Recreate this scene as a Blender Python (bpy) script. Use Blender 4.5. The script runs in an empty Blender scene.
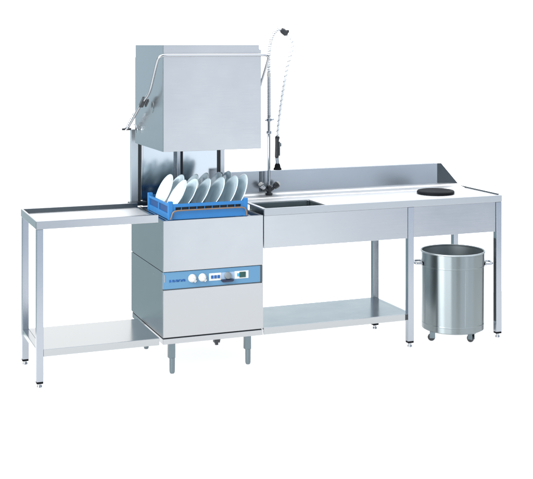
import bpy, bmesh, math, random
from mathutils import Vector, Matrix
random.seed(4)
S = bpy.context.scene
COL = S.collection
R = math.radians

# ------------------------------------------------------------------ materials
def nodemat(name):
    m = bpy.data.materials.new(name); m.use_nodes = True
    nt = m.node_tree; b = nt.nodes['Principled BSDF']
    return m, nt, b

def steel(name, col=(.42, .43, .45), rough=.2, brush=(1, 1, 1), amp=.06, bump=.02, wav=.0, aniso=0.0):
    """stainless sheet: grain stretched along one axis, slight smears, slight waviness of the sheet"""
    m, nt, b = nodemat(name)
    N, L = nt.nodes.new, nt.links.new
    b.inputs['Metallic'].default_value = 1
    tc = N('ShaderNodeTexCoord')
    mp = N('ShaderNodeMapping'); mp.inputs['Scale'].default_value = brush
    L(tc.outputs['Object'], mp.inputs['Vector'])
    gr = N('ShaderNodeTexNoise'); gr.inputs['Scale'].default_value = 60; gr.inputs['Detail'].default_value = 4
    L(mp.outputs[0], gr.inputs['Vector'])
    sm = N('ShaderNodeTexNoise'); sm.inputs['Scale'].default_value = 5; sm.inputs['Detail'].default_value = 5
    L(tc.outputs['Object'], sm.inputs['Vector'])
    r1 = N('ShaderNodeMapRange'); r1.inputs['To Min'].default_value = rough - amp; r1.inputs['To Max'].default_value = rough + amp
    r1.inputs['From Min'].default_value = .3; r1.inputs['From Max'].default_value = .7
    ad = N('ShaderNodeMath'); ad.operation = 'ADD'
    h1 = N('ShaderNodeMath'); h1.operation = 'MULTIPLY'; h1.inputs[1].default_value = .5
    h2 = N('ShaderNodeMath'); h2.operation = 'MULTIPLY'; h2.inputs[1].default_value = .5
    L(gr.outputs['Fac'], h1.inputs[0]); L(sm.outputs['Fac'], h2.inputs[0])
    L(h1.outputs[0], ad.inputs[0]); L(h2.outputs[0], ad.inputs[1])
    L(ad.outputs[0], r1.inputs['Value']); L(r1.outputs[0], b.inputs['Roughness'])
    mx = N('ShaderNodeMix'); mx.data_type = 'RGBA'
    mx.inputs[6].default_value = (col[0]*.95, col[1]*.95, col[2]*.95, 1)
    mx.inputs[7].default_value = (col[0]*1.05, col[1]*1.05, col[2]*1.05, 1)
    L(ad.outputs[0], mx.inputs[0]); L(mx.outputs[2], b.inputs['Base Color'])
    bp = N('ShaderNodeBump'); bp.inputs['Strength'].default_value = bump; bp.inputs['Distance'].default_value = .001
    L(gr.outputs['Fac'], bp.inputs['Height'])
    if wav:
        wv = N('ShaderNodeTexNoise'); wv.inputs['Scale'].default_value = 2.2; wv.inputs['Detail'].default_value = 1
        L(tc.outputs['Object'], wv.inputs['Vector'])
        bw = N('ShaderNodeBump'); bw.inputs['Strength'].default_value = wav; bw.inputs['Distance'].default_value = .01
        L(wv.outputs['Fac'], bw.inputs['Height']); L(bp.outputs[0], bw.inputs['Normal'])
        L(bw.outputs[0], b.inputs['Normal'])
    else:
        L(bp.outputs[0], b.inputs['Normal'])
    if aniso:
        b.inputs['Anisotropic'].default_value = aniso
        tg = N('ShaderNodeTangent'); tg.direction_type = 'RADIAL'; tg.axis = 'Z'
        L(tg.outputs[0], b.inputs['Tangent']); b.inputs['Anisotropic Rotation'].default_value = .25
    return m

def plain(name, col, rough=.4, var=.1, metallic=0.0, coat=0.0, scale=25, spec=.5):
    m, nt, b = nodemat(name)
    N, L = nt.nodes.new, nt.links.new
    tc = N('ShaderNodeTexCoord'); nz = N('ShaderNodeTexNoise')
    nz.inputs['Scale'].default_value = scale; nz.inputs['Detail'].default_value = 5
    L(tc.outputs['Object'], nz.inputs['Vector'])
    mx = N('ShaderNodeMix'); mx.data_type = 'RGBA'
    mx.inputs[6].default_value = tuple(c*(1-var) for c in col)+(1,)
    mx.inputs[7].default_value = tuple(min(1, c*(1+var)) for c in col)+(1,)
    L(nz.outputs['Fac'], mx.inputs[0]); L(mx.outputs[2], b.inputs['Base Color'])
    rr = N('ShaderNodeMapRange'); rr.inputs['To Min'].default_value = max(.03, rough-.08); rr.inputs['To Max'].default_value = rough+.08
    L(nz.outputs['Fac'], rr.inputs['Value']); L(rr.outputs[0], b.inputs['Roughness'])
    b.inputs['Metallic'].default_value = metallic; b.inputs['Coat Weight'].default_value = coat
    b.inputs['Specular IOR Level'].default_value = spec
    return m

STEEL_FRONT = steel('brushed_steel_front', (.428, .437, .45), .23, (.12, 1, 10), .05, .008, .004)
STEEL_SIDE  = steel('brushed_steel_side', (.40, .42, .435), .25, (1, .12, 14), .025, .005, .004)
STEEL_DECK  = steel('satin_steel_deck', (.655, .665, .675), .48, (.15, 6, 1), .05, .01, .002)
STEEL_SHELF = steel('shelf_steel', (.41, .425, .435), .19, (.15, 6, 1), .04, .008, .003)
STEEL_SPLASH = steel('satin_steel_splash', (.37, .40, .435), .33, (.15, 6, 6), .05, .01, .003)
STEEL_COLUMN = steel('pale_steel_column', (.64, .67, .70), .42, (6, 6, .15), .05, .01)
STEEL_SATIN = steel('satin_steel_post', (.46, .48, .50), .42, (6, 6, .15), .05, .01)
STEEL_FOOT = steel('cast_steel_foot', (.17, .21, .23), .35, (2, 2, 2), .06, .02)
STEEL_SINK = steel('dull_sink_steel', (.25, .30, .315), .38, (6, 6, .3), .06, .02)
STEEL_INNER = steel('dull_inner_steel', (.40, .44, .455), .45, (6, 6, .3), .06, .02)
STEEL_LEG   = steel('satin_steel_leg', (.385, .41, .45), .24, (6, 6, .15), .06, .03)
STEEL_POL   = steel('polished_steel_plate', (.42, .46, .50), .13, (6, 1, .15), .03, .01, .006)
STEEL_BIN   = steel('polished_steel_bin', (.26, .295, .305), .31, (6, 6, .1), .03, .01, 0, 1.0)
STEEL_BRITE = steel('chrome_tube', (.44, .45, .47), .12, (4, 4, 4), .03, .0)
STEEL_DARK  = steel('dark_trim_and_reflection_steel', (.10, .115, .125), .3, (1, 1, 1), .05, .02)  # dark trim, and dark reflections put into the colour
GASKET   = plain('black_rubber_gasket', (.018, .022, .025), .5)
RUBBER   = plain('black_rubber', (.006, .007, .009), .5, .2, spec=.06)
BLACKPL  = plain('black_plastic', (.02, .022, .026), .32, .2)
GREYPL   = plain('grey_plastic', (.15, .17, .185), .4)
WHITEPL  = plain('white_plastic', (.56, .555, .53), .35, .03)
HOSE     = plain('pale_hose', (.80, .82, .84), .4, .04)
BLUEPL   = plain('blue_rack_plastic', (.010, .125, .335), .36, .1)
BLUEMESH = plain('navy_rack_mesh', (.006, .045, .15), .5, .25, scale=90)
RACKSHADE = plain('rack_opening_shade', (.010, .016, .024), .6, .4, scale=120)  # shade inside the rack, put into a colour
BLUEBAND = plain('blue_panel_foil', (.075, .195, .325), .34, .04, scale=6)
PALEBLUE = plain('pale_blue_foil', (.26, .36, .50), .4, .04)
INK      = plain('dark_blue_ink', (.004, .075, .27), .5, .1)
NAVY     = plain('navy_plastic', (.006, .010, .035), .4, .1)
GREENSCR = plain('dark_green_window', (.003, .045, .040), .3, .5)
CYAN     = plain('cyan_button', (.03, .25, .42), .4)
CHINA    = plain('white_porcelain', (.60, .725, .785), .08, .02, coat=.7)
TANWIRE  = plain('tan_coated_wire', (.15, .10, .07), .4, .15)

# made-up floor sheet: thin translucent white, lit from below to stay white
FLOOR = bpy.data.materials.new('white_underlit_sheet'); FLOOR.use_nodes = True
nt = FLOOR.node_tree; nt.nodes.clear()
o_ = nt.nodes.new('ShaderNodeOutputMaterial'); d_ = nt.nodes.new('ShaderNodeBsdfDiffuse'); t_ = nt.nodes.new('ShaderNodeBsdfTranslucent')
x_ = nt.nodes.new('ShaderNodeMixShader'); nz_ = nt.nodes.new('ShaderNodeTexNoise'); mr_ = nt.nodes.new('ShaderNodeMapRange')
nz_.inputs['Scale'].default_value = 3
mr_.inputs['To Min'].default_value = .68; mr_.inputs['To Max'].default_value = .74
nt.links.new(nz_.outputs['Fac'], mr_.inputs['Value']); nt.links.new(mr_.outputs[0], x_.inputs['Fac'])
d_.inputs['Color'].default_value = (.92, .92, .92, 1); t_.inputs['Color'].default_value = (.94, .94, .94, 1)
nt.links.new(d_.outputs[0], x_.inputs[1]); nt.links.new(t_.outputs[0], x_.inputs[2]); nt.links.new(x_.outputs[0], o_.inputs['Surface'])

# ------------------------------------------------------------------ mesh helpers
def merge(bm, src, M=None):
    me = bpy.data.meshes.new('tmp'); src.to_mesh(me); src.free()
    if M is not None: me.transform(M)
    bm.from_mesh(me); bpy.data.meshes.remove(me)

def box(bm, x0, x1, y0, y1, z0, z1, bev=.0015, M=None, seg=2):
    b = bmesh.new()
    bmesh.ops.create_cube(b, size=1)
    for v in b.verts:
        v.co = Vector((x0+(x1-x0)*(v.co.x+.5), y0+(y1-y0)*(v.co.y+.5), z0+(z1-z0)*(v.co.z+.5)))
    if bev:
        bv = min(bev, .45*min(x1-x0, y1-y0, z1-z0))
        bmesh.ops.bevel(b, geom=list(b.edges), offset=bv, segments=seg, affect='EDGES', profile=.5)
    merge(bm, b, M)

def tube(bm, pts, r, n=14, cap=True, smooth=0):
    P = [Vector(p) for p in pts]
    for _ in range(smooth):                               # corner cutting
        Q = [P[0]]
        for a, b in zip(P, P[1:]):
            Q += [a.lerp(b, .25), a.lerp(b, .75)]
        Q.append(P[-1]); P = Q
    rr = r if isinstance(r, (list, tuple)) else None
    T = [(P[min(i+1, len(P)-1)]-P[max(i-1, 0)]).normalized() for i in range(len(P))]
    u = T[0].orthogonal().normalized(); rings = []
    for i, p in enumerate(P):
        u = (u - T[i]*u.dot(T[i])).normalized(); w = T[i].cross(u)
        rad = rr[i] if rr else r
        rings.append([bm.verts.new(p+rad*(math.cos(2*math.pi*k/n)*u+math.sin(2*math.pi*k/n)*w)) for k in range(n)])
    for a, b in zip(rings, rings[1:]):
        for k in range(n):
            bm.faces.new((a[k], a[(k+1) % n], b[(k+1) % n], b[k]))
    if cap:
        bm.faces.new(rings[0][::-1]); bm.faces.new(rings[-1])

def lathe(bm, prof, n=48, M=None, loop=False):
    b = bmesh.new(); rings = []
    for r, z in prof:
        if r < 1e-6: rings.append([b.verts.new((0, 0, z))])
        else: rings.append([b.verts.new((r*math.cos(2*math.pi*k/n), r*math.sin(2*math.pi*k/n), z)) for k in range(n)])
    pairs = list(zip(rings, rings[1:])) + ([(rings[-1], rings[0])] if loop else [])
    for a, c in pairs:
        for k in range(n):
            q = [a[k % len(a)], a[(k+1) % len(a)], c[(k+1) % len(c)], c[k % len(c)]]
            q2 = []
            for v in q:
                if v not in q2: q2.append(v)
            if len(q2) > 2: b.faces.new(q2)
    bmesh.ops.recalc_face_normals(b, faces=b.faces)
    merge(bm, b, M)

def prism(bm, poly, axis, a0, a1, bev=.001):
    """extrude a polygon: axis 'x' -> poly in (y,z), 'y' -> (x,z), 'z' -> (x,y)"""
    b = bmesh.new()
    def P(p, a):
        return {'x': (a, p[0], p[1]), 'y': (p[0], a, p[1]), 'z': (p[0], p[1], a)}[axis]
    A = [b.verts.new(P(p, a0)) for p in poly]; B = [b.verts.new(P(p, a1)) for p in poly]
    b.faces.new(A); b.faces.new(B[::-1])
    for i in range(len(poly)):
        j = (i+1) % len(poly); b.faces.new((A[i], B[i], B[j], A[j]))
    bmesh.ops.recalc_face_normals(b, faces=b.faces)
    if bev: bmesh.ops.bevel(b, geom=list(b.edges), offset=bev, segments=2, affect='EDGES', profile=.5)
    merge(bm, b)

def helix(p0, p1, rad, pitch, per=10):
    p0, p1 = Vector(p0), Vector(p1); d = p1-p0; n = max(2, int(d.length/pitch*per)); t = d.normalized(); u = t.orthogonal().normalized(); w = t.cross(u)
    return [p0+d*(i/n)+rad*(math.cos(2*math.pi*i/per)*u+math.sin(2*math.pi*i/per)*w) for i in range(n+1)]

def helix_path(P, rad, pitch, per=9):
    P = [Vector(p) for p in P]; out = []; ang = 0; u = (P[1]-P[0]).orthogonal().normalized()
    for a, b in zip(P, P[1:]):
        d = b-a; t = d.normalized(); n = max(1, int(round(d.length/pitch*per)))
        u = (u-t*u.dot(t)).normalized(); w = t.cross(u)
        for i in range(n):
            out.append(a+d*(i/n)+rad*(math.cos(ang)*u+math.sin(ang)*w)); ang += 2*math.pi/per
    return out

def chaikin(P, k):
    P = [Vector(p) for p in P]
    for _ in range(k):
        Q = [P[0]]
        for a, b in zip(P, P[1:]): Q += [a.lerp(b, .25), a.lerp(b, .75)]
        Q.append(P[-1]); P = Q
    return P

ORG = {}
def thing(name, label, cat, org, group=None):
    e = bpy.data.objects.new(name, None); COL.objects.link(e)
    e.location = org; e.empty_display_size = .1
    e['label'] = label; e['category'] = cat
    if group: e['group'] = group
    ORG[e.name] = Vector(org)
    return e

def obj(name, bm, mat, parent=None, label=None, ang=40):
    me = bpy.data.meshes.new(name)
    org = ORG[parent.name] if parent else Vector((0, 0, 0))
    bmesh.ops.translate(bm, verts=bm.verts, vec=-org)
    bm.normal_update()
    bm.to_mesh(me); bm.free()
    me.shade_smooth(); me.set_sharp_from_angle(angle=R(ang))
    me.materials.append(mat)
    o = bpy.data.objects.new(name, me); COL.objects.link(o)
    wn = o.modifiers.new('face_weighted_normals', 'WEIGHTED_NORMAL'); wn.keep_sharp = True; wn.weight = 100
    if parent: o.parent = parent; ORG[o.name] = org
    if label: o['label'] = label
    return o

def one(fn, *a, **k):
    bm = bmesh.new(); fn(bm, *a, **k); return bm

# ------------------------------------------------------------------ floor (made-up sheet lit from below)
bm = bmesh.new()
vs = [bm.verts.new(p) for p in ((-3, -2.35, 0), (7, -2.35, 0), (7, 1.1, 0), (-3, 1.1, 0))]; bm.faces.new(vs)
fl = obj('floor', bm, FLOOR); fl['kind'] = 'structure'

# ------------------------------------------------------------------ left table
T = .86
lt = thing('side_table', 'narrow steel side table with raised rim and lower shelf, left of the dishwasher', 'table', (0, 0, 0))
XE = .652                                             # right end against the dishwasher
bm = bmesh.new()
box(bm, .003, XE-.002, .003, .487, .826, .834, .001)
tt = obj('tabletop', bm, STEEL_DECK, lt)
bm = bmesh.new()
box(bm, 0, XE, 0, .014, .817, T, .003)                  # front rim
box(bm, 0, .012, .0145, .4755, .817, T, .003)           # left rim
box(bm, 0, XE+.012, .476, .49, .817, T, .003)           # rear rim
obj('rim', bm, STEEL_FRONT, lt)
obj('rim_reflection_strip', one(box, .0125, XE+.010, .4735, .4757, .8345, .8585, .0006), STEEL_DARK, tt)  # dark reflection on the rear rim, put on as a dark strip
def leg_with_foot(parent, x, y, w=.036, ztop=.817, zbot=.032, d=.036):
    l = obj('leg', one(box, x-w/2, x+w/2, y-d/2, y+d/2, zbot, ztop, .003), STEEL_LEG, parent)
    b = bmesh.new(); box(b, x-w/2+.001, x+w/2-.001, y-d/2+.001, y+d/2-.001, zbot-.011, zbot+.002, .002)
    obj('collar', b, RUBBER, l)
    b = bmesh.new(); lathe(b, [(0, 0), (.012, 0), (.014, .003), (.013, .010), (.0105, .013), (.0105, zbot-.009), (0, zbot-.009)], 20, Matrix.Translation((x, y, 0)))
    obj('foot', b, STEEL_BRITE, l)
leg_with_foot(lt, .0205, .0185)
leg_with_foot(lt, .0205, .470)
bm = bmesh.new()
box(bm, .0385, .6575, .004, .466, .186, .198, .001)
box(bm, .0390, .6570, .002, .012, .160, .1975, .002)
box(bm, .0390, .6570, .458, .468, .160, .1975, .002)
box(bm, .006, .0385, .038, .450, .168, .1975, .002)
obj('shelf', bm, STEEL_SHELF, lt)

# ------------------------------------------------------------------ dishwasher
X0, X1, YF, YB = .672, 1.246, -.017, .66
dw = thing('hood_dishwasher', 'steel hood-type dishwasher with raised square hood and blue control strip', 'dishwasher', (.96, .3, 0))
bm = bmesh.new(); box(bm, X0+.006, X1-.006, YF+.012, YB-.01, .172, .800, .001); obj('inner_casing', bm, GASKET, dw)
fp = obj('front_panel', one(box, X0, X1, YF, YF+.016, .5525, .827, .0025), STEEL_FRONT, dw)
obj('lower_front_panel', one(box, X0, X1, YF, YF+.016, .2005, .455, .0025), STEEL_FRONT, dw)
bm = bmesh.new(); box(bm, X0, X0+.014, YF+.0165, YB, .5525, .827, .002); obj('side_panel', bm, STEEL_SIDE, dw)
bm = bmesh.new(); box(bm, X0, X0+.014, YF+.0165, YB, .2005, .549, .002); obj('side_panel', bm, STEEL_SIDE, dw)
bm = bmesh.new(); box(bm, X1-.014, X1, YF+.0165, YB, .2005, .827, .002); obj('side_panel', bm, STEEL_SIDE, dw)
bm = bmesh.new()
box(bm, X0+.001, X1-.001, YF+.003, YF+.02, .164, .1935, .002)
box(bm, X0+.001, X0+.018, YF+.0205, YB-.02, .164, .1935, .002)
box(bm, X1-.018, X1-.001, YF+.0205, YB-.02, .164, .1935, .002)
obj('plinth', bm, STEEL_FRONT, dw)
# deck of the wash tank and the rails the rack slides on
bm = bmesh.new()
box(bm, X0+.0145, X1-.0145, YF+.0165, YB-.03, .806, .8145, .001)
obj('tank_deck', bm, STEEL_POL, dw)
for x in (.694, 1.166):
    bm = bmesh.new(); box(bm, x, x+.012, .0, .56, .815, .8275, .002); box(bm, x-.0005, x+.003 if x < 1 else x+.0125, .0, .56, .8276, .832, .001) if False else None
    obj('rack_rail', bm, STEEL_BRITE, dw)
bm = bmesh.new(); box(bm, X0-.030, X0+.075, .575, .631, .828, .850, .003); obj('corner_reflection_block', bm, STEEL_DARK, dw)  # dark block added for the dark reflection in this corner
# control strip
cp = obj('control_panel', one(box, X0+.003, X1-.016, YF+.004, YF+.018, .4585, .5495, .0015), BLUEBAND, dw)
bm = bmesh.new(); box(bm, X1-.0155, X1-.001, YF+.005, YF+.018, .4565, .5505, .001)
box(bm, X0+.002, X1-.016, YF+.003, YF+.018, .4552, .4583, .0005); obj('strip_edge', bm, STEEL_DARK, cp)
bm = bmesh.new(); box(bm, X0+.006, X0+.011, YF+.0025, YF+.006, .497, .538, .001); obj('mark', bm, STEEL_SIDE, cp)
# maker's name: blurred slanting blue lettering
bm = bmesh.new()
yl = YF+.0028
def stroke(x0, z0, x1, z1, w=.0029):
    d = Vector((x1-x0, 0, z1-z0)); nrm = Vector((-d.z, 0, d.x)).normalized()*w/2
    v = [bm.verts.new(Vector((a, y, c))+s*nrm) for y in (yl, yl+.0015) for (a, c, s) in ((x0, z0, -1), (x1, z1, -1), (x1, z1, 1), (x0, z0, 1))]
    bm.faces.new(v[0:4]); bm.faces.new(v[4:8][::-1])
    for i in range(4): bm.faces.new((v[i], v[i+4], v[(i+1) % 4+4], v[(i+1) % 4]))
zb = .4955
stroke(.707, zb+.006, .717, zb+.006, .013)                 # solid initial
x = .7225
for k in range(8):
    h = .0115; s = .0035
    stroke(x, zb, x+s, zb+h)
    if k % 3 != 1: stroke(x+.006, zb, x+.006+s, zb+h)
    if k % 2 == 0: stroke(x+s*.9, zb+h-.001, x+.006+s*.9, zb+h-.001)
    else: stroke(x, zb+.001, x+.0065, zb+.001); stroke(x+s*.5, zb+h*.5, x+.0065+s*.5, zb+h*.5, .0018)
    x += .0098
bmesh.ops.recalc_face_normals(bm, faces=bm.faces)
obj('lettering', bm, INK, cp)
RX = Matrix.Rotation(R(90), 4, 'X')
for kx in (.836, .8935):
    bm = bmesh.new()
    lathe(bm, [(0, .019), (.012, .019), (.0155, .017), (.0205, .006), (.0225, .003), (.0225, 0), (0, 0)], 32, Matrix.Translation((kx, YF+.0035, .5085)) @ RX)
    box(bm, -.0075, .0075, -.002, .0, .0, .0, 0) if False else None
    M = Matrix.Translation((kx+.0135, YF-.002, .4945)) @ Matrix.Rotation(R(45), 4, 'Y')
    box(bm, -.0075, .0075, -.006, .005, -.0075, .0075, .002, M)
    kn = obj('knob', bm, WHITEPL, cp)
    bm = bmesh.new(); box(bm, -.002, .002, -.004, .002, -.009, .009, .001, Matrix.Translation((kx, YF-.0165, .5085)) @ Matrix.Rotation(R(-40), 4, 'Y'))
    obj('grip', bm, WHITEPL, kn)
def plate_box(name, x0, x1, z0, z1, mat, d=.0025, dd=.001, par=cp, bev=.0006, shear=0):
    bm = bmesh.new(); box(bm, x0, x1, YF+.004-d, YF+.006, z0, z1, bev); return obj(name, bm, mat, par)
plate_box('label_plate', .9315, 1.0, .4865, .527, WHITEPL, .0012)
plate_box('label_plate', 1.0005, 1.078, .4895, .5265, PALEBLUE, .0010)
plate_box('label_plate', 1.0785, 1.160, .4865, .5285, WHITEPL, .0012)
for k in range(3):
    plate_box('button', .9425+k*.0185, .9565+k*.0185, .498, .515, INK, .0042, par=cp)
bm = bmesh.new()
lathe(bm, [(0, .016), (.014, .016), (.0175, .014), (.0205, .003), (.0205, 0), (0, 0)], 10, Matrix.Translation((1.0385, YF+.0035, .5085)) @ RX)
obj('selector_knob', bm, GREYPL, cp)
bm = bmesh.new(); prism(bm, [(.999, .483), (1.006, .476), (1.062, .477), (1.071, .4845), (1.069, .4885), (1.000, .4885)], 'y', YF-.016, YF+.004, .002)
obj('door_latch', bm, NAVY, cp)
plate_box('screen', 1.107, 1.143, .4925, .5225, GREENSCR, .0038)
plate_box('button', 1.0935, 1.1065, .5, .516, CYAN, .0036)
# machine feet
def mfoot(x, y, top=.164):
    bm = bmesh.new()
    box(bm, x-.0175, x+.0175, y-.016, y+.016, .085, top-.0005, .002)
    f = obj('leg', bm, STEEL_FOOT, dw)
    bm = bmesh.new(); lathe(bm, [(0, 0), (.011, 0), (.0135, .005), (.0148, .012), (.0148, .0845), (0, .0845)], 24, Matrix.Translation((x+.004, y, 0)))
    obj('foot', bm, STEEL_FOOT, f)
for x, y in ((.727, .012), (1.169, .03), (.727, .54), (1.169, .54)): mfoot(x, y)
bm = bmesh.new(); box(bm, .968, 1.0, .0, .03, .142, .1635, .002); box(bm, .976, .992, .006, .024, .128, .1415, .002)
obj('drain_valve', bm, BLACKPL, dw)
# rear frame behind the hood
YR = .632
bm = bmesh.new(); box(bm, .664, .708, YR, YB, .828, 1.272, .003); obj('rear_column', bm, STEEL_COLUMN, dw)
bm = bmesh.new(); box(bm, 1.219, 1.247, YR, YB, .828, 1.272, .003); obj('rear_column', bm, STEEL_COLUMN, dw)
for a, b in ((.708, .7255), (1.2, 1.219)):
    obj('seal_strip', one(box, a+.0003, b-.0003, YR+.006, YB-.002, .828, 1.60, .001), GASKET, dw)
obj('guide_edge', one(box, .7258, .7388, YR+.003, YB-.002, .85, 1.6, .002), STEEL_BRITE, dw)
for a, b in ((.7391, .9355), (.9785, 1.1997)):
    obj('rear_plate', one(box, a, b, YR+.008, YB-.004, .815, 1.6, .001), STEEL_POL, dw)
bm = bmesh.new(); box(bm, .9365, .9585, YR-.03, YB-.002, .815, 1.66, .003); po = obj('lift_post', bm, STEEL_LEG, dw)
bm = bmesh.new(); box(bm, .9588, .9775, YR-.018, YB-.002, .815, 1.66, .002); obj('post_channel', bm, GASKET, po)
# hood: an open-bottomed shell
HX1, HZ0, HZ1, HYB = 1.234, 1.1953, 1.742, .565
hd = bmesh.new()
prism(hd, [(X0, HZ0), (HX1, HZ0), (HX1, HZ1), (HX1-.012, HZ1+.001), (HX1-.0125, 1.768), (X0, 1.768)], 'y', YF, YF+.010, .003)
obj_h = obj('hood', hd, STEEL_FRONT, dw)
hd = bmesh.new(); prism(hd, [(YF+.0102, HZ0), (HYB+.006, HZ0), (HYB+.006, 1.694), (HYB-.002, 1.697), (HYB-.002, 1.7675), (YF+.0102, 1.7675)], 'x', X0, X0+.010, .002)
obj('side_wall', hd, STEEL_SIDE, obj_h)
hd = bmesh.new(); box(hd, HX1-.010, HX1, YF+.0102, HYB, HZ0, HZ1, .003); obj('side_wall', hd, STEEL_SIDE, obj_h)
hd = bmesh.new(); box(hd, X0+.0105, HX1-.0105, HYB-.010, HYB-.001, HZ0, HZ1, .002); obj('rear_wall', hd, STEEL_FRONT, obj_h)
hd = bmesh.new(); box(hd, X0+.0103, HX1-.013, YF+.0103, HYB-.003, HZ1+.0003, 1.767, .003); obj('cap', hd, STEEL_FRONT, obj_h)
# pressed shallow panel line on the hood front below the bar (rounded upper corners)
# lifting handle
AX0, AX1 = .634, 1.268
arm = [(.646, 1.274), (.552, 1.300), (.285, 1.443), (.185, 1.478), (.11, 1.512), (.03, 1.606), (-.030, 1.680), (-.055, 1.709)]
L = [(AX0, y, z) for y, z in arm]; Rr = [(AX1, y, z) for y, z in arm[::-1]]
L[-1] = (AX0+.004, -.052, 1.704)
pts = L + [(AX0+.028, -.060, 1.713)] + [(AX0+.06, -.060, 1.713), (AX1-.06, -.060, 1.713)] + [(AX1-.028, -.060, 1.713), (AX1-.004, -.052, 1.704)] + Rr[1:]
hn = obj('handle', one(tube, pts, .0076, 14, True, 2), STEEL_BRITE, dw)
for s, ax in ((1, AX0), (-1, AX1)):
    u = Vector((0, .285-.11, 1.443-1.512)).normalized()
    M = Matrix.Translation((ax, .255, 1.452)) @ Matrix.Rotation(math.atan2(-.16, .267), 4, 'X')
    bm = bmesh.new(); box(bm, -.012, .012, -.044, .050, -.011, .010, .003, M)
    box(bm, .0125 if s > 0 else -.022, .022 if s > 0 else -.0125, -.05, .02, -.024, -.008, .003, M)
    obj('clamp', bm, BLACKPL, hn)
    bm = bmesh.new(); lathe(bm, [(0, 0), (.032, 0), (.032, .0018), (.031, .0025), (0, .0025)], 32,
        Matrix.Translation((X0-.0005 if s > 0 else HX1+.0005, .20, 1.425)) @ Matrix.Rotation(R(-90*s), 4, 'Y'))
    obj('guide_disc', bm, STEEL_SIDE, hn)
    bm = bmesh.new(); tube(bm, [(ax-.020*s, .648, 1.272), (ax+.034*s, .648, 1.272)], .007, 14); obj('pivot_pin', bm, BLACKPL, hn)
    sp = helix((ax, .60, 1.274+.012), (ax, .43, 1.366+.010), .0105, .013, 9)
    obj('spring', one(tube, sp, .0018, 6), STEEL_BRITE, hn)
bm = bmesh.new(); tube(bm, [(.66, .55, 1.305), (.66, .50, 1.305), (.66, .475, 1.285), (.66, .475, 1.262)], .003, 8, True, 2); obj('hook', bm, STEEL_BRITE, hn)

# ------------------------------------------------------------------ right table with sink
XR = 2.8; XL = 1.258; DB = .51
st = thing('sink_table', 'long steel work table with sink, back splash and lower shelf, right of the dishwasher', 'sink table', (2.03, .25, 0))
SX0, SX1, SY0, SY1 = 1.279, 1.646, .028, .275
bm = bmesh.new()
zt, z0 = .857, .849
box(bm, XL, SX0, .012, DB, z0, zt, .0008)
box(bm, SX0, SX1, .012, SY0, z0, zt, .0008); box(bm, SX0, SX1, SY1, DB, z0, zt, .0008)
box(bm, SX1, XR-.014, .012, DB, z0, zt, .0008)
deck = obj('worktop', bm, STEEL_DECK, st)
bm = bmesh.new()
box(bm, XL, XR, 0, .013, .820, T, .003)
box(bm, XR-.014, XR, .0134, .53, .820, T, .003)
obj('rim', bm, STEEL_SATIN, st)
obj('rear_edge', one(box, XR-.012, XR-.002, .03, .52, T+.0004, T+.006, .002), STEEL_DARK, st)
# aprons between legs
bm = bmesh.new(); box(bm, XL, 2.1585, .005, .016, .638, .8195, .0015); obj('apron', bm, STEEL_FRONT, st)
bm = bmesh.new(); box(bm, 2.2005, 2.7575, .007, .018, .641, .8195, .0015); obj('apron', bm, STEEL_FRONT, st)
bm = bmesh.new(); box(bm, XL+.001, XL+.012, .017, .47, .638, .819, .0015); obj('apron', bm, STEEL_SIDE, st)
# sink basin: five walls
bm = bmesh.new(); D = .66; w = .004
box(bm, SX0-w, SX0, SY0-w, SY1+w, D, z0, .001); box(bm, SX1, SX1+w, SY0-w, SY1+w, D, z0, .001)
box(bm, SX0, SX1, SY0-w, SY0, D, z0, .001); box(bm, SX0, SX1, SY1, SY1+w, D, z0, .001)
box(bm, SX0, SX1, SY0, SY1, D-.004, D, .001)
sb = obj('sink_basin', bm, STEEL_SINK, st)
bm = bmesh.new(); box(bm, SX1-.012, SX1-.002, SY1-.012, SY1-.002, D+.001, .854, .003); obj('corner_highlight', bm, STEEL_BRITE, sb)  # bright bar added as the highlight in the basin corner
# rear ledge and splash
bm = bmesh.new()
prism(bm, [(.395, .8575), (.40, .862), (.455, .869), (.470, .878), (.49, .882), (.512, .882), (.512, .8575)], 'x', 1.262, XR-.02, .0008)
obj('rear_ledge', bm, STEEL_DECK, st)
bm = bmesh.new(); box(bm, 1.19, 2.645, .508, .520, .858, 1.008, .002); box(bm, 1.19, 2.645, .5205, .548, 1.000, 1.0078, .002)
sp = obj('splashback', bm, STEEL_SPLASH, st)
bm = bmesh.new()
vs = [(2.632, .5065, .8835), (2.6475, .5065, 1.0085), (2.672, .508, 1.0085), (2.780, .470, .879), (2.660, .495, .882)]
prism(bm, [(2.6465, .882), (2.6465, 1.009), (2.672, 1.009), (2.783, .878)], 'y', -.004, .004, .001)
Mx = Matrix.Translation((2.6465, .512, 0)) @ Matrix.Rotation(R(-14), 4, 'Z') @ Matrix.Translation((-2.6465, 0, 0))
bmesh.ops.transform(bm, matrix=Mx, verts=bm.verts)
obj('splash_end', bm, STEEL_DARK, st)  # the plate's dark reflection is put into its steel colour
obj('joint_strip', one(box, 1.424, 1.438, .5035, .5078, .885, 1.006, .001), STEEL_DARK, sp)
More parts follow.
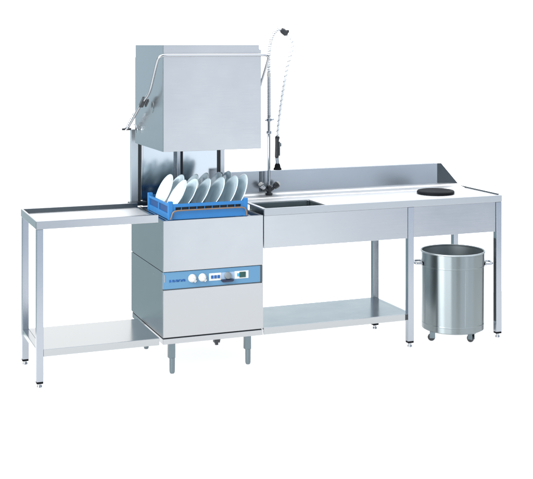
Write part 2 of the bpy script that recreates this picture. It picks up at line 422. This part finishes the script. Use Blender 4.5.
# legs
leg_with_foot(st, 2.1795, .0185, .040, .8195, .036, .034)
leg_with_foot(st, 2.7795, .0185, .040, .8195, .036, .034)
leg_with_foot(st, 2.1795, .470, .040, .848, .036)
leg_with_foot(st, 2.7500, .470, .036, .848, .036)
bm = bmesh.new(); box(bm, 2.7585, 2.7592, .006, .030, .10, .60, .0003); obj('leg_shade_strip', bm, GASKET, st)  # shade on the leg's left face, put on as a black sheet
bm = bmesh.new()
box(bm, 1.256, 2.1595, .004, .466, .186, .198, .001)
box(bm, 1.256, 2.1590, .002, .012, .160, .1975, .002)
box(bm, 1.256, 2.1590, .458, .468, .160, .1975, .002)
box(bm, 2.1597, 2.1890, .040, .450, .168, .1970, .002)
sh = obj('shelf', bm, STEEL_SHELF, st)
bm = bmesh.new(); box(bm, 2.141, 2.1586, .0008, .0125, .163, .196, .001); obj('end_clip', bm, GASKET, sh)

# ------------------------------------------------------------------ rubber ring on worktop
rl = bmesh.new()
lathe(rl, [(0, .0175), (.050, .018), (.070, .0175), (.088, .0215), (.100, .0215), (.110, .019), (.1145, .014), (.1145, .004), (.111, 0), (0, 0)], 64, Matrix.Translation((2.474, .230, zt+.0006)))
lid = obj('rubber_lid', rl, RUBBER); lid['label'] = 'flat round black rubber lid lying on the right end of the worktop'; lid['category'] = 'lid'

# ------------------------------------------------------------------ waste bin
BX, BY = 2.523, .11
bn = thing('waste_bin', 'round polished steel waste bin on castors standing under the right end of the work table', 'bin', (BX, BY, 0))
MB = Matrix.Translation((BX, BY, 0))
bm = bmesh.new()
lathe(bm, [(0, .060), (.176, .060), (.1865, .066), (.187, .095), (.1882, .097), (.1882, .101), (.187, .103), (.190, .440), (.1912, .442), (.1912, .446), (.190, .448), (.192, .520),
           (.1915, .521)], 96, MB)
bd = obj('body', bm, STEEL_BIN, bn, ang=25)
obj('weld_seam', one(tube, [(BX+.1865*math.cos(R(-98)), BY+.1865*math.sin(R(-98)), .104), (BX+.1895*math.cos(R(-98)), BY+.1895*math.sin(R(-98)), .438)], .0013, 8), STEEL_LEG, bd)
bm = bmesh.new(); lathe(bm, [(.1895+.0055*math.cos(a), .526+.0055*math.sin(a)) for a in [2*math.pi*k/12 for k in range(12)]], 96, MB, loop=True); obj('rim', bm, STEEL_INNER, bn)
bm = bmesh.new(); lathe(bm, [(.1905, .5235), (.186, .10), (.172, .076), (0, .075)], 96, MB); obj('liner', bm, STEEL_INNER, bn)
for a in (R(157), R(-23)):
    c, s = math.cos(a), math.sin(a)
    def P(r, t, z): return (BX+r*c-t*s, BY+r*s+t*c, z)
    bm = bmesh.new()
    tube(bm, [P(.187, -.045, .455), P(.222, -.045, .455), P(.232, -.035, .455), P(.232, .035, .455), P(.222, .045, .455), P(.187, .045, .455)], .0075, 12, True, 2)
    box(bm, -.002, .002, -.055, .055, -.011, .011, .001, Matrix.Translation(P(.1915, 0, .455)) @ Matrix.Rotation(a, 4, 'Z'))
    obj('handle', bm, STEEL_LEG, bn)
for a, yaw in ((R(-72), 20), (R(-170), 60), (R(20), -30), (R(108), 10)):
    cx, cy = BX+.150*math.cos(a), BY+.150*math.sin(a)
    M = Matrix.Translation((cx, cy, 0)) @ Matrix.Rotation(R(yaw), 4, 'Z')
    bm = bmesh.new(); box(bm, -.018, .018, -.018, .018, .054, .0595, .001, M)
    box(bm, -.013, -.010, -.010, .022, .018, .0545, .001, M); box(bm, .010, .013, -.010, .022, .018, .0545, .001, M)
    ca = obj('castor', bm, STEEL_FOOT, bn)
    bm = bmesh.new(); lathe(bm, [(0, -.009), (.017, -.009), (.0215, -.006), (.0225, 0), (.0215, .006), (.017, .009), (0, .009)], 28, M @ Matrix.Translation((0, .012, .0225)) @ Matrix.Rotation(R(90), 4, 'Y'))
    obj('wheel', bm, BLACKPL, ca)

# ------------------------------------------------------------------ rack
BX0, BX1, BY0, BY1, BZ = .704, 1.158, -.012, .418, .8285
bk = thing('dish_rack', 'square blue plastic dish rack on the dishwasher deck holding two rows of plates', 'rack', ((BX0+BX1)/2, (BY0+BY1)/2, BZ))
H = .098; zr0, zr1 = BZ+.066, BZ+.084
bm = bmesh.new(); t = .012
# lower solid band
lo = BZ+.046
box(bm, BX0+.006, BX1-.006, BY0+.004, BY0+.004+t, BZ, lo, .002); box(bm, BX0+.006, BX1-.006, BY1-.004-t, BY1-.004, BZ, lo, .002)
box(bm, BX0+.004, BX0+.004+t, BY0+.006, BY1-.006, BZ, BZ+.032, .002); box(bm, BX1-.004-t, BX1-.004, BY0+.006, BY1-.006, BZ, BZ+.032, .002)
# upper rims
box(bm, BX0+.006, BX1-.006, BY0+.002, BY0+.002+t, zr0, zr1, .002); box(bm, BX0+.006, BX1-.006, BY1-.002-t, BY1-.002, zr0, zr1, .002)
box(bm, BX0+.002, BX0+.002+t, BY0+.006, BY1-.006, zr0+.004, zr1, .002); box(bm, BX1-.002-t, BX1-.002, BY0+.006, BY1-.006, zr0+.004, zr1, .002)
# uprights
nb = 9
for k in range(1, nb):
    x = BX0+.03+(BX1-BX0-.06)*k/nb
    for y in (BY0+.006, BY1-.014): box(bm, x-.0022, x+.0022, y, y+.008, lo-.002, zr0+.002, .0006)
for yy in (BY0+.012, (BY0+BY1)/2-.008, BY1-.03):
    for xx in (BX0+.005, BX1-.013): box(bm, xx, xx+.008, yy, yy+.018, BZ+.030, zr0+.006, .001)
box(bm, BX0+.012, BX0+.04, BY0+.003, BY0+.0145, lo-.002, zr0+.002, .001); box(bm, BX1-.04, BX1-.012, BY0+.003, BY0+.0145, lo-.002, zr0+.002, .001)
# bottom grid
for k in range(1, 12):
    x = BX0+(BX1-BX0)*k/12; box(bm, x-.002, x+.002, BY0+.014, BY1-.014, BZ+.002, BZ+.010, .0005)
for k in range(1, 11):
    y = BY0+(BY1-BY0)*k/11; box(bm, BX0+.014, BX1-.014, y-.002, y+.002, BZ+.001, BZ+.009, .0005)
for k in range(1, 13):
    for y in (.045, .145, .255, .355):
        x = BX0+.034*k; tube(bm, [(x, y, BZ+.006), (x+.004, y, BZ+.058)], [.0028, .0018], 8)
obj('frame', bm, BLUEPL, bk)
for x in (BX0, BX1-.026):
    for y in (BY0, BY1-.026):
        obj('corner_post', one(box, x, x+.026, y, y+.026, BZ-.001, BZ+H, .004), BLUEPL, bk)
for xx in (BX0+.010, BX1-.012):
    bm = bmesh.new(); box(bm, xx, xx+.002, BY0+.028, BY1-.028, BZ+.032, zr0+.003, .0004); obj('side_mesh', bm, BLUEMESH, bk)
bm = bmesh.new(); box(bm, BX0+.026, BX1-.026, BY0+.0165, BY0+.018, BZ+.03, zr0+.008, .0004); obj('front_shade_sheet', bm, RACKSHADE, bk)  # dark sheet added as the shade behind the front openings
wz = BZ+.049
bm = bmesh.new(); yw = BY0-.007
tube(bm, [(.715, yw+.004, BZ+.004), (.719, yw, BZ+.020), (.726, yw, wz-.007), (.742, yw, wz), (.78, yw, wz+.001), (1.09, yw, wz+.001), (1.128, yw, wz), (1.142, yw, wz-.010), (1.147, yw, BZ+.020), (1.149, yw+.004, BZ+.004)], .0042, 10, True, 2)
obj('wire_bail', bm, TANWIRE, bk)

# ------------------------------------------------------------------ plates
PR = .103
def plate_mesh():
    bm = bmesh.new()
    lathe(bm, [(0, 0), (.052, 0), (.055, -.0025), (.0585, -.0025), (.060, .0005), (.080, .008), (.0985, .0135), (PR, .0148), (.0993, .0165), (.097, .0165), (.079, .0115), (.062, .0042), (.055, .0030), (0, .0028)], 72)
    me = bpy.data.meshes.new('plate'); bm.normal_update(); bm.to_mesh(me); bm.free()
    me.shade_smooth(); me.materials.append(CHINA); return me
pm = plate_mesh()
ordn = ['leftmost', 'second from the left', 'third from the left', 'fourth from the left', 'fifth from the left', 'rightmost']
rows = (('front', .10, [.846, .908, .984, 1.064, 1.140, 1.196]), ('back', .300, [.826, .892, .976, 1.036, 1.114, 1.172]))
tilts = [33, 32, 31, 29, 28, 24]
for nm, y, tops in rows:
    for k, xt in enumerate(tops):
        tl = R((26 if nm == 'back' and k == 0 else tilts[k])+random.uniform(-2, 1))
        o = bpy.data.objects.new('plate', pm); COL.objects.link(o)
        cx = xt - PR*math.sin(tl)
        cz = BZ+.018+PR*math.cos(tl)+random.uniform(-.001, .003)
        # plate axis: face towards -x and up
        o.matrix_world = Matrix.Translation((cx, y+random.uniform(-.003, .003), cz)) @ Matrix.Rotation(R(random.uniform(-2, 2)), 4, 'Z') @ Matrix.Rotation(-(math.pi/2-tl), 4, 'Y') @ Matrix.Rotation(random.uniform(0, 6), 4, 'Z')
        o['label'] = f'white plate leaning in the blue rack, {ordn[k]} of the {nm} row'
        o['category'] = 'plate'; o['group'] = 'white plates standing in the blue rack'

# ------------------------------------------------------------------ pre-rinse faucet
FX, FY, FZ = 1.468, .462, .8725
fc = thing('pre_rinse_faucet', 'tall chrome pre-rinse faucet with sprung riser and hanging black spray gun behind the sink', 'faucet', (FX, FY, FZ))
bm = bmesh.new()
lathe(bm, [(0, 0), (.022, 0), (.022, .006), (.013, .010), (.012, .03), (.015, .036), (.015, .05), (.009, .056), (0, .056)], 28, Matrix.Translation((FX, FY, FZ)))
for s in (-1, 1):
    tube(bm, [(FX, FY, FZ+.018), (FX+s*.022, FY-.002, FZ+.032), (FX+s*.032, FY-.004, FZ+.042)], .0095, 14)
obj('mixer_body', bm, BLACKPL, fc)
for s in (-1, 1):
    bm = bmesh.new(); d = Vector((s*.75, -.1, .65)).normalized(); p = Vector((FX+s*.031, FY-.004, FZ+.041))
    tube(bm, [p, p+d*.012, p+d*.014, p+d*.030, p+d*.032], [.016, .017, .019, .019, .013], 20)
    v = obj('valve', bm, STEEL_BRITE if s < 0 else BLACKPL, fc)
    bm = bmesh.new(); tube(bm, [p+d*.0325, p+d*.040, p+d*.042], [.014, .014, .009], 20); obj('cap', bm, WHITEPL, v)
bm = bmesh.new(); tube(bm, [(FX, FY, FZ+.05), (FX, FY, 1.585)], .0088, 16); obj('riser_pipe', bm, STEEL_BRITE, fc)
bm = bmesh.new(); tube(bm, helix((FX, FY, 1.33), (FX, FY, 1.575), .0115, .0085, 10), .0024, 6, True); obj('riser_spring', bm, STEEL_LEG, fc)
for z in (1.318, 1.243):
    bm = bmesh.new(); lathe(bm, [(0, -.009), (.0135, -.009), (.0155, -.006), (.0155, .006), (.0135, .009), (0, .009)], 20, Matrix.Translation((FX, FY, z)))
    if z > 1.3: tube(bm, [(FX+.008, FY, z), (FX+.030, FY-.003, z+.004)], .006, 10); tube(bm, [(FX-.008, FY, z), (FX-.024, FY-.003, z-.002)], .005, 10)
    obj('bracket', bm, STEEL_LEG, fc)
bm = bmesh.new(); lathe(bm, [(0, -.012), (.0125, -.012), (.0125, .012), (0, .012)], 20, Matrix.Translation((FX, FY, 1.588))); obj('ferrule', bm, WHITEPL, fc)
arc = chaikin([(FX, FY, 1.60), (FX-.001, FY, 1.70), (FX+.008, FY, 1.785), (FX+.030, FY, 1.838), (FX+.062, FY, 1.866), (FX+.092, FY, 1.852)], 3)
bm = bmesh.new(); tube(bm, arc, .0085, 12); obj('spring_arch', bm, HOSE, fc)
bm = bmesh.new(); tube(bm, helix_path(arc, .0105, .0135, 9), .0018, 6); obj('arch_coil', bm, STEEL_BRITE, fc)
bm = bmesh.new(); tube(bm, [(FX+.078, FY, 1.862), (FX+.088, FY, 1.853), (FX+.110, FY, 1.836), (FX+.116, FY, 1.832)], [.012, .018, .018, .012], 20)
box(bm, FX+.10, FX+.128, FY-.010, FY+.010, 1.840, 1.858, .004)
obj('coupling', bm, BLACKPL, fc)
drop = chaikin([(FX+.112, FY, 1.834), (FX+.140, FY-.01, 1.812), (FX+.150, FY-.02, 1.765), (FX+.134, FY-.025, 1.715), (FX+.112, FY-.03, 1.66), (FX+.090, FY-.033, 1.56), (FX+.066, FY-.035, 1.43), (FX+.047, FY-.038, 1.30), (FX+.038, FY-.040, 1.215)], 3)
bm = bmesh.new(); tube(bm, drop, .0072, 12); obj('hose', bm, HOSE, fc)
bm = bmesh.new(); tube(bm, helix_path(drop, .0088, .030, 9), .0016, 6); obj('hose_coil', bm, STEEL_LEG, fc)
hx, hy = FX+.036, FY-.04
gun = obj('spray_handle', one(tube, [(hx+.002, hy, 1.222), (hx+.002, hy, 1.214), (hx+.001, hy, 1.205), (hx, hy, 1.195), (hx-.001, hy, 1.10), (hx-.001, hy, 1.092)], [.012, .0145, .0135, .0118, .0125, .010], 20), BLACKPL, fc)
bm = bmesh.new(); box(bm, hx+.0115, hx+.020, hy-.007, hy+.007, 1.105, 1.19, .003); box(bm, hx+.018, hx+.027, hy-.008, hy+.008, 1.16, 1.182, .003); obj('lever', bm, GREYPL, gun)
bm = bmesh.new(); tube(bm, [(hx, hy, 1.095), (hx+.003, hy, 1.048)], .0105, 16); obj('neck', bm, STEEL_LEG, gun)
bm = bmesh.new(); tube(bm, [(hx+.003, hy, 1.060), (hx+.003, hy, 1.050), (hx+.003, hy, 1.036), (hx+.003, hy, 1.030), (hx+.003, hy, 1.022)], [.012, .017, .019, .0245, .0245], 24); obj('spray_head', bm, RUBBER, gun)

# ------------------------------------------------------------------ made-up surround (world): white backdrop, bright and dark areas for reflections
W = bpy.data.worlds.new('World'); S.world = W; W.use_nodes = True
nt = W.node_tree; N, LK = nt.nodes.new, nt.links.new
bg = nt.nodes['Background']
tc = N('ShaderNodeTexCoord'); sx = N('ShaderNodeSeparateXYZ'); LK(tc.outputs['Generated'], sx.inputs[0])
def mth(op, a, b=None):
    n = N('ShaderNodeMath'); n.operation = op
    for i, v in enumerate((a, b)):
        if v is None: continue
        if isinstance(v, (int, float)): n.inputs[i].default_value = v
        else: LK(v, n.inputs[i])
    return n.outputs[0]
AZ = mth('MULTIPLY', mth('ARCTAN2', sx.outputs[0], sx.outputs[1]), 180/math.pi)      # 0 = +Y, 90 = +X
EL = mth('MULTIPLY', mth('ARCSINE', sx.outputs[2]), 180/math.pi)
def step(v, c, s):
    n = N('ShaderNodeMapRange'); n.interpolation_type = 'SMOOTHSTEP'
    n.inputs['From Min'].default_value = c-s; n.inputs['From Max'].default_value = c+s
    LK(v, n.inputs['Value']); return n.outputs[0]
cur = None
def patch(az0, az1, el0, el1, col, k=1.0, sa=5, se=5):
    """a soft-edged bright or dark area added to the world, by bearing and height"""
    global cur
    w = mth('MULTIPLY', mth('MULTIPLY', step(AZ, az0, sa), mth('SUBTRACT', 1, step(AZ, az1, sa))),
            mth('MULTIPLY', step(EL, el0, se), mth('SUBTRACT', 1, step(EL, el1, se))))
    mx = N('ShaderNodeMix'); mx.data_type = 'RGBA'
    LK(w, mx.inputs[0]); LK(cur, mx.inputs[6]); mx.inputs[7].default_value = (col[0]*k, col[1]*k, col[2]*k, 1)
    cur = mx.outputs[2]
base = N('ShaderNodeRGB'); base.outputs[0].default_value = (.64, .80, .90, 1); cur = base.outputs[0]
F = 400
patch(-F, F, 35, F, (1, 1.02, 1.05), 2.4, 5, 12)                     # added brightness overhead, whitens the worktops
patch(75, 178, -F, 40, (.86, .98, 1.15), .98, 5, 8)                 # front-right wall
patch(68, 130, -F, 40, (.72, .98, 1.05), .26, 5, 8)                 # added dark stretch, darkens the bin's right side
patch(154.5, 166.5, -F, 2, (.972, 1.022, 1.072), 1.9, 2, 4)           # added bright area, mirrored in the steel fronts
patch(-144, -96, -F, 40, (1, 1.03, 1.06), 4.3, 2, 8)                 # added bright band for the bin's reflection
patch(-177, -162, -F, 40, (.10, .14, .15), 1, 2, 6)             # added dark band for a stripe on the bin
patch(-5, 120, 30, F, (1, 1.01, 1.03), 3.2, 6, 8)                     # more brightness added overhead for the right worktop
patch(-86, -61, -F, 40, (.015, .02, .025), 1, 1.5, 6)                   # added dark band, mirrored at the bin's left
patch(-3, 58, -F, 9, (1, 1, 1), 2.4, 5, 2.5)                        # white backdrop
patch(-2, 18, 0, 22, (1, 1, 1), 1.5, 5, 3)
patch(-60, -8, -30, -6, (.36, .50, .53), 1, 4, 2)                   # added dark area, far left, darkens the machine's side
patch(-F, F, -F, -32, (1, 1, 1), 1.42, 5, 5)                         # added light from below, keeps the floor sheet white
LK(cur, bg.inputs['Color']); bg.inputs['Strength'].default_value = 1.0

# one large key lamp, added out of view at upper left
la = bpy.data.lights.new('added_key_light', 'AREA'); la.shape = 'RECTANGLE'; la.size = 1.6; la.size_y = 1.6; la.energy = 190; la.color = (1, .985, .96)
lo_ = bpy.data.objects.new('added_key_light', la); COL.objects.link(lo_)
lo_.location = (-2.4, -1.4, 3.3)
lo_.rotation_euler = (Vector((1.1, .2, .7))-Vector(lo_.location)).to_track_quat('-Z', 'Y').to_euler()

# ------------------------------------------------------------------ camera
cam = bpy.data.cameras.new('camera'); co = bpy.data.objects.new('camera', cam); COL.objects.link(co)
co.location = (-1.0081, -5.8408, 1.7718); co.rotation_euler = (R(90), 0, -R(21.297))
cam.sensor_width = 36; cam.sensor_fit = 'HORIZONTAL'; cam.lens = 1129.5363/533*36
cam.shift_x = .5/533; cam.shift_y = -(239.5-44.2662)/533
cam.clip_end = 100; cam.clip_start = .05
S.camera = co
S.view_settings.view_transform = 'Standard'; S.view_settings.look = 'None'; S.view_settings.exposure = 0; S.view_settings.gamma = 1
